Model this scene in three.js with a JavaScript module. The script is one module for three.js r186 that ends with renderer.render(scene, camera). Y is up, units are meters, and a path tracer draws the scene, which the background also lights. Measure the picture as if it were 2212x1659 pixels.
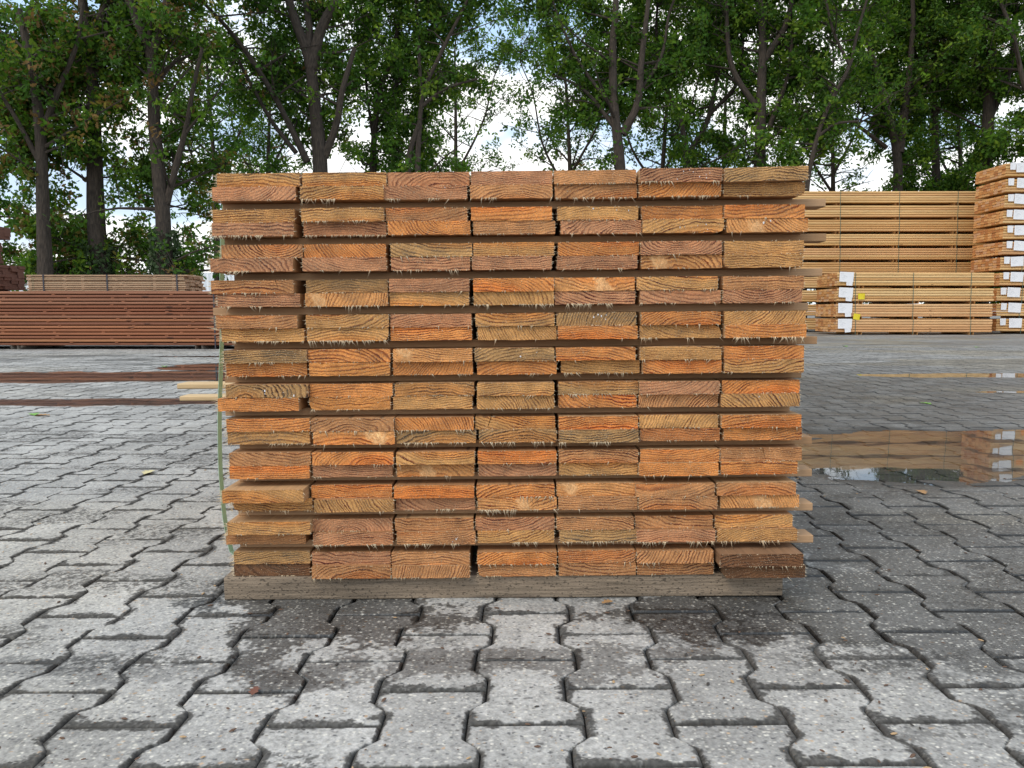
import * as THREE from 'three';
import { mergeGeometries } from 'three/addons/utils/BufferGeometryUtils.js';

// ---------------------------------------------------------------- camera, sky, sun, exposure
const scene = new THREE.Scene();
const EYE = 0.58, PITCH = 5.35 * Math.PI / 180;
const camera = new THREE.PerspectiveCamera(53.13, 4 / 3, 0.05, 600);
camera.position.set(0, EYE, 0);
camera.rotation.set(-PITCH, 0, 0);

const renderer = new THREE.WebGLRenderer();
renderer.toneMapping = THREE.LinearToneMapping;
renderer.toneMappingExposure = 1.0;
renderer.shadowMap.enabled = true;

const SUN_DIR = new THREE.Vector3(-0.55, 1.0, 0.62).normalize();
const sun = new THREE.DirectionalLight(0xfff1de, 1.5);
sun.position.copy(SUN_DIR).multiplyScalar(40);
sun.castShadow = true;
sun.shadow.radius = 36;
sun.shadow.mapSize.set(2048, 2048);
Object.assign(sun.shadow.camera, { left: -26, right: 26, top: 26, bottom: -26, near: 1, far: 120 });
scene.add(sun); scene.add(sun.target);

// seeded randomness and noise
function rng(seed) { let a = seed >>> 0; return () => { a = (a + 0x6D2B79F5) | 0; let t = Math.imul(a ^ (a >>> 15), 1 | a); t = (t + Math.imul(t ^ (t >>> 7), 61 | t)) ^ t; return ((t ^ (t >>> 14)) >>> 0) / 4294967296; }; }
function hash(x, y, s) { let h = Math.imul(x, 374761393) ^ Math.imul(y, 668265263) ^ Math.imul(s, 2147483647 ^ 0x51ed27); h = Math.imul(h ^ (h >>> 13), 1274126177); return ((h ^ (h >>> 16)) >>> 0) / 4294967296; }
function vnoise(x, y, s = 0) {
  const xi = Math.floor(x), yi = Math.floor(y), fx = x - xi, fy = y - yi;
  const u = fx * fx * (3 - 2 * fx), v = fy * fy * (3 - 2 * fy);
  const a = hash(xi, yi, s), b = hash(xi + 1, yi, s), c = hash(xi, yi + 1, s), d = hash(xi + 1, yi + 1, s);
  return a + (b - a) * u + (c - a) * v + (a - b - c + d) * u * v;
}
function fbm(x, y, o, s = 0) { let t = 0, w = 0.5, n = 0; for (let k = 0; k < o; k++) { t += w * vnoise(x, y, s + k * 17); n += w; x *= 2.03; y *= 2.03; w *= 0.5; } return t / n; }
const sstep = (a, b, x) => { const t = Math.min(1, Math.max(0, (x - a) / (b - a))); return t * t * (3 - 2 * t); };
const mix = (a, b, t) => a + (b - a) * t;
const clamp = (x, a, b) => Math.min(b, Math.max(a, x));

// a bright sky of broken cloud, the same all round
{
  const W = 2048, H = 1024, d = new Float32Array(W * H * 4);
  const P = [0, 0, 0];
  const n3 = (x, y, z, s) => { const zi = Math.floor(z), f = z - zi, w = f * f * (3 - 2 * f); return mix(vnoise(x, y, s + zi * 131), vnoise(x, y, s + (zi + 1) * 131), w); };
  for (let j = 0; j < H; j++) {
    const el = ((j + 0.5) / H - 0.5) * Math.PI, sy = Math.sin(el), cy = Math.cos(el);
    for (let i = 0; i < W; i++) {
      const az = ((i + 0.5) / W - 0.5) * 2 * Math.PI, x = cy * Math.cos(az), z = cy * Math.sin(az), y = Math.max(sy, 0);
      const k = 1 / (y + 0.22), q = 4 * (j * W + i);
      const px = x * k * 1.9, pz = z * k * 1.9;
      let c = 0, w = 0.5; for (let o = 0, f = 1; o < 5; o++, f *= 2.1, w *= 0.52) c += w * n3(px * f + 31, pz * f + 7, 3.3 + o, 91 + o * 7);
      const cover = sstep(0.385, 0.54, c), thick = sstep(0.5, 0.74, c);
      const ca = x * SUN_DIR.x + sy * SUN_DIR.y + z * SUN_DIR.z, glow = Math.exp(-(1 - ca) * 5) * 0.5;
      const hz = Math.exp(-y * 5);
      const br = mix(0.50, 0.98, hz), bg = mix(0.78, 1.08, hz), bb = mix(1.14, 1.16, hz);
      const cl = mix(1.5, 1.18, thick) + glow;
      d[q] = mix(br + glow * 0.5, cl, cover); d[q + 1] = mix(bg + glow * 0.5, cl, cover); d[q + 2] = mix(bb + glow * 0.5, cl * 0.985, cover); d[q + 3] = 1;
    }
  }
  const t = new THREE.DataTexture(d, W, H, THREE.RGBAFormat, THREE.FloatType);
  t.mapping = THREE.EquirectangularReflectionMapping; t.magFilter = THREE.LinearFilter; t.needsUpdate = true;
  scene.background = t; scene.environment = t;
}

// ---------------------------------------------------------------- helpers
const used = {};
function numbered(name) { const n = used[name] = (used[name] ?? -1) + 1; return n ? `${name}_${String(n).padStart(3, '0')}` : name; }
function thing(name, label, category, group, pos = [0, 0, 0], turn = 0) {
  const o = new THREE.Group(); o.name = numbered(name); o.position.set(...pos); o.rotation.y = turn;
  o.userData = { label, category }; if (group) o.userData.group = group; scene.add(o); return o;
}
function part(name, geo, mat, parent, label) {
  if (geo.groups.length > 1 && !Array.isArray(mat)) mat = [mat, mat]; const m = new THREE.Mesh(geo, mat); m.name = name; m.castShadow = m.receiveShadow = true; if (label) m.userData.label = label; parent.add(m); return m;
}
function setting(name, geo, mat) { const m = part(name, geo, mat, scene); m.name = numbered(name); m.userData.kind = 'structure'; return m; }
const toByte = new Uint8Array(4096); for (let i = 0; i < 4096; i++) { const c = i / 4095; toByte[i] = Math.round(255 * (c <= 0.0031308 ? c * 12.92 : 1.055 * c ** (1 / 2.4) - 0.055)); }
const sb = (c) => toByte[c <= 0 ? 0 : c >= 1 ? 4095 : (c * 4095) | 0];
function tex(data, W, H, color, repeat = false) {
  const t = new THREE.DataTexture(data, W, H, THREE.RGBAFormat, THREE.UnsignedByteType);
  t.magFilter = THREE.LinearFilter; t.minFilter = THREE.LinearFilter; if (color) t.colorSpace = THREE.SRGBColorSpace;
  t.wrapS = t.wrapT = repeat ? THREE.RepeatWrapping : THREE.ClampToEdgeWrapping; t.needsUpdate = true; return t;
}
const rgb = (r, g, b) => new THREE.Color().setRGB(r, g, b);
const matte = (r, g, b, rough = 0.85, extra = {}) => new THREE.MeshStandardMaterial({ color: rgb(r, g, b), roughness: rough, ...extra });
function geom(pos, idx, uv, nor) {
  const g = new THREE.BufferGeometry(); g.setAttribute('position', new THREE.Float32BufferAttribute(pos, 3));
  if (uv) g.setAttribute('uv', new THREE.Float32BufferAttribute(uv, 2)); if (idx) g.setIndex(idx);
  if (nor) g.setAttribute('normal', new THREE.Float32BufferAttribute(nor, 3)); else g.computeVertexNormals(); return g;
}
// box with chamfered long edges, running along x from 0 to 1 (scale x to the length); section h (y) by w (z), y from 0 to h, z from 0 to -w
function barGeo(h, w, r, round = 2) {
  const ring = [];
  const corner = (cy, cz, a0) => { for (let k = 0; k <= round; k++) { const a = a0 + k / round * Math.PI / 2; ring.push([cy + r * Math.sin(a), cz + r * Math.cos(a)]); } };
  corner(h - r, -r, 0); corner(h - r, -w + r, Math.PI / 2); corner(r, -w + r, Math.PI); corner(r, -r, 1.5 * Math.PI);
  const n = ring.length, pos = [], uv = [], idx = [];
  let s = 0;
  for (let k = 0; k <= n; k++) {
    const p = ring[k % n], q = ring[(k + n - 1) % n]; if (k) s += Math.hypot(p[0] - q[0], p[1] - q[1]);
    for (const x of [0, 1]) { pos.push(x, p[0], p[1]); uv.push(x, s); }
  }
  for (let k = 0; k < n; k++) { const a = 2 * k; idx.push(a, a + 2, a + 1, a + 1, a + 2, a + 3); }
  for (const x of [0, 1]) {
    const b = pos.length / 3; ring.forEach((p) => { pos.push(x, p[0], p[1]); uv.push(p[1] * 0.2 / w, p[0]); });
    for (let k = 1; k < n - 1; k++) x ? idx.push(b, b + k + 1, b + k) : idx.push(b, b + k, b + k + 1);
  }
  const g = geom(pos, idx, uv).toNonIndexed(); g.addGroup(0, 6 * n, 0); g.addGroup(6 * n, idx.length - 6 * n, 1); g.computeVertexNormals(); return g;
}
// a box by its two corners
function box(x0, y0, z0, x1, y1, z1) { const g = new THREE.BoxGeometry(x1 - x0, y1 - y0, z1 - z0); g.translate((x0 + x1) / 2, (y0 + y1) / 2, (z0 + z1) / 2); return g; }
// the point at a bearing: picture column and row of a 2212 x 1659 survey, and the distance from the camera along -z
function spot(px, py, D) {
  const u = (px - 1106) / 1659, v = (py - 829.5) / 1659, dy = -v * Math.cos(PITCH) - Math.sin(PITCH), dz = Math.cos(PITCH) - v * Math.sin(PITCH);
  return new THREE.Vector3(D * u / dz, EYE + D * dy / dz, -D);
}

// ---------------------------------------------------------------- the yard: levels, puddles, pavers
const PAV = { L: 0.201, W: 0.1443, wide: 0.0837, slim: 0.0606, a: 0.058, b: 0.034, x0: 0.0011, lean: 0.0181 };
// basins: centre x, z, half sizes, depth
const BASINS = [[2.15, -3.2, 1.5, 0.62, 0.014], [4.6, -7.1, 1.7, 0.22, 0.009], [3.95, -5.62, 0.75, 0.12, 0.008], [-3.9, -7.0, 2.3, 0.62, 0.011], [-2.6, -8.3, 1.3, 0.7, 0.011], [-6.6, -6.7, 1.6, 0.38, 0.010], [-2.75, -4.98, 1.15, 0.2, 0.009], [-4.6, -5.05, 1.2, 0.12, 0.008], [-3.9, -10.1, 0.8, 0.16, 0.009]];
const WATER = -0.0045;
function basin(x, z) {
  let d = 0; const n = (fbm(x * 1.3 + 9, z * 1.7 + 4, 3, 5) - 0.5) * 0.9 + (vnoise(x * 5, z * 6, 8) - 0.5) * 0.22;
  for (const [cx, cz, rx, rz, dep] of BASINS) { const e = Math.hypot((x - cx) / rx, (z - cz) / rz) + n; if (e < 1.5) d = Math.max(d, dep * sstep(1.35, 0.6, e)); }
  return d;
}
function level(x, z) { return 0.0068 * Math.tanh(x / 0.8) * sstep(-6, -2.5, z) + (fbm(x * 0.9, z * 0.9, 2, 41) - 0.5) * 0.004 - basin(x, z); }
// local place on the paver that covers a point: [column, row, u across, v along, distance to its edge]
function paverAt(x, z) {
  const D = -z, q = (x - PAV.x0 - PAV.lean * D) / PAV.W, c0 = Math.round(q); let best = null;
  for (let c = c0 - 1; c <= c0 + 1; c++) {
    const u = (q - c) * PAV.W, t = (D - 1.237) / PAV.L + (c & 1 ? 0.5 : 0), r = Math.floor(t), v = (t - r - 0.5) * PAV.L, av = Math.abs(v);
    const w = av > PAV.a ? PAV.wide : av < PAV.b ? PAV.slim : mix(PAV.slim, PAV.wide, (av - PAV.b) / (PAV.a - PAV.b));
    const e = Math.min((w - Math.abs(u)) * 0.85, PAV.L / 2 - av);
    if (!best || e > best[4]) best = [c, r, u, v, e];
  }
  return best;
}
// damp ground: right of the stack, round the puddles, two patches before the bearer
function wetness(x, z) {
  const n = fbm(x * 2.2 + 3, z * 2.2, 4, 63) - 0.5, n2 = fbm(x * 9, z * 12, 4, 71) - 0.5, n3 = vnoise(x * 140, z * 140, 72) - 0.5;
  let w = sstep(-0.10, 0.12, x - 0.52 - 0.55 * Math.max(0, 1.41 + z) + n * 0.55 + n2 * 0.6 + n3 * 0.16) * (1 - 0.55 * sstep(-6, -9, z));
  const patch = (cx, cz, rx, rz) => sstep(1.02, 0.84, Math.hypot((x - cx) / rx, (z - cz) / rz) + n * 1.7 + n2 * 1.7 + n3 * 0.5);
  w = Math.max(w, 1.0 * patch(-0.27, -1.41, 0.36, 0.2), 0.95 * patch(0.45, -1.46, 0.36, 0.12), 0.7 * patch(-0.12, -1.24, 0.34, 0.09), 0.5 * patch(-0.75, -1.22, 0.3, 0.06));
  w = Math.max(w, sstep(0.0012, 0.006, basin(x, z) + n * 0.003));
  if (z < -8) w = Math.max(w, 0.7 * sstep(0.50, 0.62, fbm(x * 0.35 + 40, z * 1.1, 4, 87)));
  return clamp(w, 0, 1);
}
function groundTextures(x0, x1, z0, z1, W, H, detail) {
  const c = new Uint8Array(W * H * 4), W2 = W >> 1, H2 = H >> 1, ro = new Uint8Array(W2 * H2 * 4);
  for (let j = 0; j < H; j++) {
    const z = mix(z0, z1, (j + 0.5) / H);
    for (let i = 0; i < W; i++) {
      const x = mix(x0, x1, (i + 0.5) / W), q = 4 * (j * W + i);
      const P = paverAt(x, z), tone = hash(P[0], P[1], 5);
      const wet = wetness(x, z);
      const grain = detail > 0 ? (hash(i, j, 1) - 0.5) * 0.34 + (vnoise(x * 210, z * 210, 2) - 0.5) * 0.5 + (vnoise(x * 80, z * 80, 12) - 0.5) * 0.22 : (hash(i, j, 1) - 0.5) * 0.16;
      const blot = fbm(x * 9, z * 9, 3, 21), big = fbm(x * 1.5, z * 1.5, 3, 33);
      let a = 0.35 * (0.88 + 0.2 * tone) * (1 + grain) * (0.78 + 0.44 * blot) * (0.8 + 0.4 * big);
      let peb = 0, r = a * 1.0, g = a * 0.98, b = a * 0.925;
      if (detail > 0) { // pebbles of the aggregate
        const S = detail > 1 ? 125 : 70, cx = Math.floor(x * S), cz = Math.floor(z * S);
        for (let s = 0; s < 2; s++) {
          const h = hash(cx, cz, 31 + s);
          if (h < 0.4) {
            const ox = (cx + 0.3 + 0.4 * hash(cx, cz, 41 + s)) / S, oz = (cz + 0.3 + 0.4 * hash(cx, cz, 51 + s)) / S, rad = 0.0010 + 0.0022 * hash(cx, cz, 61 + s) ** 2;
            if (Math.hypot(x - ox, (z - oz) * 1.3) < rad) { const k = hash(cx, cz, 71 + s), l = 0.75 + 0.5 * hash(cx, cz, 81 + s); if (k < 0.66) { r = 0.55 * l; g = 0.53 * l; b = 0.47 * l; peb = 1; } else if (k < 0.76) { r = 0.42 * l; g = 0.30 * l; b = 0.20 * l; } else { r = g = b = 0.13 * l; } }
          }
        }
      }
      // dirt that sits along the joints, ragged and grainy
      const dn = fbm(x * 7 + 5, z * 7, 2, 101), fine = vnoise(x * 330, z * 330, 111) * 0.5 + vnoise(x * 120, z * 120, 112) * 0.5, front = P[3] < 0 && PAV.L / 2 + P[3] < 0.03 ? 1 : 0.55;
      const reach = 0.0070 + 0.021 * front * sstep(0.44, 0.86, dn * 0.6 + 0.6 * fbm(x * 34, z * 34, 2, 113));
      let dirt = sstep(0.1, 0.34, 1 - P[4] / reach - 0.55 + fine * 0.75) * (P[4] < reach ? 1 : 0);
      const smear = fbm(x * 3.2, z * 8, 4, 131); dirt = Math.max(dirt, 0.85 * sstep(0.55, 0.68, smear) * sstep(0.42, 0.62, fine), 0.6 * (hash(Math.floor(x * 240), Math.floor(z * 240), 135) < 0.012 + 0.05 * sstep(0.5, 0.7, smear) ? 1 : 0));
      if (detail < 0) dirt *= 0.3;
      dirt *= clamp(0.5 + 1.3 * (hash(i, j, 77) * 0.45 + fine * 0.55), 0, 1); const soil = 0.022 + 0.05 * hash(i >> 1, j >> 1, 78); r = mix(r, soil * 1.06, dirt * 0.92); g = mix(g, soil, dirt * 0.92); b = mix(b, soil * 0.9, dirt * 0.92);
      const brown = sstep(0.5, 0.7, fbm(x * 0.8 + 70, z * 1.4, 3, 141)) * (x > 0.8 ? 1.1 : 0.3);
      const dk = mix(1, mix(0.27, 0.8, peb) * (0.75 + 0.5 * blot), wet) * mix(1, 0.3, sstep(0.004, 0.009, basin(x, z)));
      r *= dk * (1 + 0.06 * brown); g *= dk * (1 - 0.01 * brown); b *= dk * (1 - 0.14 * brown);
      c[q] = sb(r); c[q + 1] = sb(g); c[q + 2] = sb(b); c[q + 3] = 255;
      if (!(i & 1) && !(j & 1)) { const k = 4 * ((j >> 1) * W2 + (i >> 1)), ru = 255 * clamp(mix(0.88, 0.46, wet) + (blot - 0.5) * 0.25 + dirt * 0.2 * (1 - wet), 0.2, 1); ro[k] = ro[k + 1] = ro[k + 2] = ru; ro[k + 3] = 255; }
    }
  }
  const map = tex(c, W, H, true), rough = tex(ro, W2, H2, false); map.wrapS = map.wrapT = rough.wrapS = rough.wrapT = THREE.MirroredRepeatWrapping;
  return { map, rough, x0, x1, z0, z1 };
}
const grainBump = (() => { const N = 512, d = new Uint8Array(N * N * 4); for (let i = 0; i < N * N; i++) { const x = i % N, y = (i / N) | 0; const v = 255 * clamp(0.5 + (hash(x, y, 3) - 0.5) * 0.5 + (vnoise(x / 3, y / 3, 6) - 0.5) * 0.7, 0, 1); d[4 * i] = d[4 * i + 1] = d[4 * i + 2] = v; d[4 * i + 3] = 255; } return tex(d, N, N, false, true); })();
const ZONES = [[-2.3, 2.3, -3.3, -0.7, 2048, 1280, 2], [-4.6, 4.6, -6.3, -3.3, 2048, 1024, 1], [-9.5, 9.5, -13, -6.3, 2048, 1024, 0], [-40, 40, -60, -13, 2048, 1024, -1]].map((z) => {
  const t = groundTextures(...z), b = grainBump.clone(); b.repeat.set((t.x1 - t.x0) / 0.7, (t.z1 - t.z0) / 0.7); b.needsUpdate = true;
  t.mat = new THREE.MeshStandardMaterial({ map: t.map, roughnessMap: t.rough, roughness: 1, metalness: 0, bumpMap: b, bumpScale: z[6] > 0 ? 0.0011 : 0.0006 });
  return t;
});
const zoneOf = (z) => (z > -3.3 ? 0 : z > -6.3 ? 1 : 2);
const paverOutline = (() => {
  const g = 0.0013, e = 0.0042; // half joint; chamfer width
  const ring = (o) => { const w = PAV.wide - g - o, s = PAV.slim - g - o, l = PAV.L / 2 - g - o, a = PAV.a + o * 0.4, b = PAV.b + o * 0.4; return [[w, l], [w, a], [s, b], [s, -b], [w, -a], [w, -l], [-w, -l], [-w, -a], [-s, -b], [-s, b], [-w, a], [-w, l]]; };
  return [ring(e), ring(0)];
})();
const paverTop = THREE.ShapeUtils.triangulateShape(paverOutline[0].map((p) => new THREE.Vector2(...p)), []);
function paverGeo(c, r, full) {
  const zn = (v) => 0, t0 = (r + 0.5) * PAV.L - (c & 1 ? PAV.L / 2 : 0) + 1.237, cx0 = PAV.x0 + c * PAV.W;
  const jig = (hash(c, r, 9) - 0.5) * 0.0026, tx = (hash(c, r, 10) - 0.5) * 0.012, tz = (hash(c, r, 11) - 0.5) * 0.012;
  const zc = -t0, Z = ZONES[zoneOf(zc)], pos = [], uv = [], idx = [];
  const put = (p, dy) => { const D = t0 + p[1], x = cx0 + p[0] + PAV.lean * D, z = -D; pos.push(x, level(x, z) + jig + p[0] * tx + p[1] * tz + dy, z); uv.push((x - Z.x0) / (Z.x1 - Z.x0), (z - Z.z0) / (Z.z1 - Z.z0)); };
  const top = paverOutline[0], rim = paverOutline[1], n = 12;
  top.forEach((p) => put(p, 0)); for (const t of paverTop) idx.push(t[0], t[1], t[2]);
  const b = n; top.forEach((p) => put(p, 0)); rim.forEach((p) => put(p, -0.0034)); rim.forEach((p) => put(p, -0.02));
  for (let k = 0; k < n; k++) { const m = (k + 1) % n; for (const s of full ? [0, n] : [0, n]) idx.push(b + s + k, b + s + n + k, b + s + m, b + s + m, b + s + n + k, b + s + n + m); }
  // the outline runs clockwise seen from above or not: make faces point up
  const g = geom(pos, idx, uv); if (g.attributes.normal.getY(0) < 0) { for (let k = 0; k < idx.length; k += 3) { const s = idx[k + 1]; idx[k + 1] = idx[k + 2]; idx[k + 2] = s; } g.setIndex(idx); g.computeVertexNormals(); }
  return [g, new THREE.Vector3(cx0 + PAV.lean * t0, 0, zc)];
}
{
  const yard = new THREE.Group(); yard.name = 'yard_paving'; yard.userData = { kind: 'structure', label: 'grey interlocking concrete pavers of the timber yard' }; scene.add(yard);
  const list = [];
  for (let c = -96; c <= 96; c++) for (let r = -7; r < 60; r++) {
    const t0 = (r + 0.5) * PAV.L - (c & 1 ? PAV.L / 2 : 0) + 1.237, x = PAV.x0 + c * PAV.W + PAV.lean * t0;
    if (t0 < 0.0 || t0 > 13 || Math.abs(x) > t0 * 0.75 + 3.2) continue;
    const hidden = (t0 > 1.6 && Math.abs(x * 1.52 / t0) < 0.53) || t0 < 0.86 || Math.abs(x) > t0 * 0.667 / 0.93 + 0.1;
    list.push([c, r, t0, hidden ? 1e9 : t0 * t0 * t0 + 0 * x]);
  }
  const rank = list.slice().sort((a, b) => a[3] - b[3]), single = new Set(rank.slice(0, 300)), rest = [[], [], []];
  for (const p of list) {
    const [g, at] = paverGeo(p[0], p[1], true), z = zoneOf(at.z);
    if (single.has(p)) { g.translate(-at.x, 0, -at.z); const m = part('paver', g, ZONES[z].mat, yard); m.position.copy(at); } else rest[z].push(g);
  }
  rest.forEach((gs, z) => { const m = part('paver_field', mergeGeometries(gs), ZONES[z].mat, yard); m.userData.kind = 'stuff'; });
  // joint sand under the pavers
  const pos = [], idx = [], nx = 90, nz = 70; for (let j = 0; j <= nz; j++) for (let i = 0; i <= nx; i++) { const x = mix(-14, 14, i / nx), z = mix(2, -13.2, j / nz); pos.push(x, level(x, z) - 0.011, z); if (i < nx && j < nz) { const a = j * (nx + 1) + i; idx.push(a, a + 1, a + nx + 1, a + 1, a + nx + 2, a + nx + 1); } }
  setting('joint_sand', geom(pos, idx), matte(0.045, 0.042, 0.038, 0.95));
  // the paving goes on to the far edge of the yard, then open ground
  const far = new THREE.PlaneGeometry(80, 47, 60, 60); far.rotateX(-Math.PI / 2); far.translate(0, -0.004, -36.5);
  { const p = far.attributes.position, u = far.attributes.uv; for (let i = 0; i < p.count; i++) u.setXY(i, (p.getX(i) + 40) / 80, (p.getZ(i) + 60) / 47); }
  setting('yard_surface', far, ZONES[3].mat);
  const g = new THREE.PlaneGeometry(900, 900); g.rotateX(-Math.PI / 2); g.translate(0, -0.06, 0); setting('ground', g, matte(0.16, 0.155, 0.14, 0.95));
}
// standing water: a level sheet over each basin, its shore where the paving rises through it
{
  const ripple = (() => { const N = 512, d = new Uint8Array(N * N * 4); for (let i = 0; i < N * N; i++) { const x = (i % N) / N, y = ((i / N) | 0) / N, s = 2 * Math.PI; const v = 0.5 + 0.12 * Math.sin(s * (3 * x + 7 * y)) + 0.1 * Math.sin(s * (11 * y - 4 * x + 0.3)) + 0.08 * Math.sin(s * (9 * x + 13 * y)) + 0.06 * Math.sin(s * (21 * y + 8 * x)); d[4 * i] = d[4 * i + 1] = d[4 * i + 2] = 255 * v; d[4 * i + 3] = 255; } return tex(d, N, N, false, true); })();
  const water = new THREE.MeshPhysicalMaterial({ color: rgb(0.9, 0.9, 0.88), roughness: 0.02, transmission: 1, thickness: 0, ior: 1.33, bumpMap: ripple, bumpScale: 0.00012 });
  for (const group of [[0], [1], [2], [3, 4, 5], [6, 7], [8]]) {
    let X0 = 1e9, X1 = -1e9, Z0 = 1e9, Z1 = -1e9; for (const k of group) { const [x, z, rx, rz] = BASINS[k]; X0 = Math.min(X0, x - rx * 1.7); X1 = Math.max(X1, x + rx * 1.7); Z0 = Math.min(Z0, z - rz * 1.7); Z1 = Math.max(Z1, z + rz * 1.7); }
    const S = 0.06, nx = Math.ceil((X1 - X0) / S), nz = Math.ceil((Z1 - Z0) / S), pos = [], uv = [], idx = [], id = new Map();
    const vid = (i, j) => { const k = i * 5000 + j; if (!id.has(k)) { id.set(k, pos.length / 3); const x = X0 + i * S, z = Z0 + j * S; pos.push(x, WATER, z); uv.push(x / 1.7, z / 1.7); } return id.get(k); };
    for (let j = 0; j < nz; j++) for (let i = 0; i < nx; i++) { const x = X0 + (i + 0.5) * S, z = Z0 + (j + 0.5) * S; let low = 1; for (const [a, b] of [[0, 0], [S, 0], [-S, 0], [0, S], [0, -S]]) low = Math.min(low, level(x + a, z + b) - 0.0022); if (low < WATER) { const a = vid(i, j), b = vid(i + 1, j), c = vid(i, j + 1), d = vid(i + 1, j + 1); idx.push(a, c, b, b, c, d); } }
    if (idx.length) setting('puddle', geom(pos, idx, uv), water);
  }
}
// ---------------------------------------------------------------- wood
const lengthGrain = (() => { // long grain, u along
  const W = 1024, H = 512, d = new Uint8Array(W * H * 4);
  for (let j = 0; j < H; j++) for (let i = 0; i < W; i++) {
    const x = i / W, y = j / H, q = 4 * (j * W + i);
    let k = fbm(x * 6, y * 60, 4, 7) * 0.6 + fbm(x * 40, y * 220, 2, 17) * 0.4; k = 0.62 + 0.5 * (k - 0.2) + (hash(i, j, 4) - 0.5) * 0.06;
    const kx = Math.floor(x * 7), ky = Math.floor(y * 9); if (hash(kx, ky, 77) < 0.16) { const e = Math.hypot((x * 7 - kx - 0.5) * 2.2, (y * 9 - ky - 0.5) * 1.3); k *= 1 - 0.55 * sstep(0.22, 0.1, e); }
    d[q] = sb(k); d[q + 1] = sb(k * 0.97); d[q + 2] = sb(k * 0.93); d[q + 3] = 255;
  }
  return tex(d, W, H, true, true);
})();
const plank = (r, g, b, rough = 0.8, ru = 1, rv = 1) => { const t = lengthGrain.clone(); t.repeat.set(ru, rv); t.needsUpdate = true; return new THREE.MeshStandardMaterial({ color: rgb(r, g, b), map: t, roughness: rough }); };

// end grain: one cell of the atlas for each board end
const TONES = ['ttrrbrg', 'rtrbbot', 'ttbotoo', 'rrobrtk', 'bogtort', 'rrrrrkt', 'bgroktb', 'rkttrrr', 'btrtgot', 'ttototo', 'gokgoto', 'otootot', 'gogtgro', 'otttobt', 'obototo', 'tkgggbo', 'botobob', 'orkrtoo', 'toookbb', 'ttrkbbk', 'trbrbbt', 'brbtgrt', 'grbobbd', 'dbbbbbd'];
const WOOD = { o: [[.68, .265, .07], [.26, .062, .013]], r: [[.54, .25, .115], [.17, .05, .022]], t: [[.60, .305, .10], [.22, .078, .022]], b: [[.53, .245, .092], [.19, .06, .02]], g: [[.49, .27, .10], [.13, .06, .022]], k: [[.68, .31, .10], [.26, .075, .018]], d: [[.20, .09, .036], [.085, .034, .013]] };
const RESIN = { '0,5': 9, '3,5': 5, '8,4': 7, '2,4': 3, '12,0': 4, '13,6': 3, '21,2': 3, '1,2': 2, '10,3': 2, '3,6': 2 }; // dried resin and white specks on a few ends
const CELL_W = 340, CELL_H = 56, COLS = 6, ATLAS_W = 2048, ATLAS_H = 2048;
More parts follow.
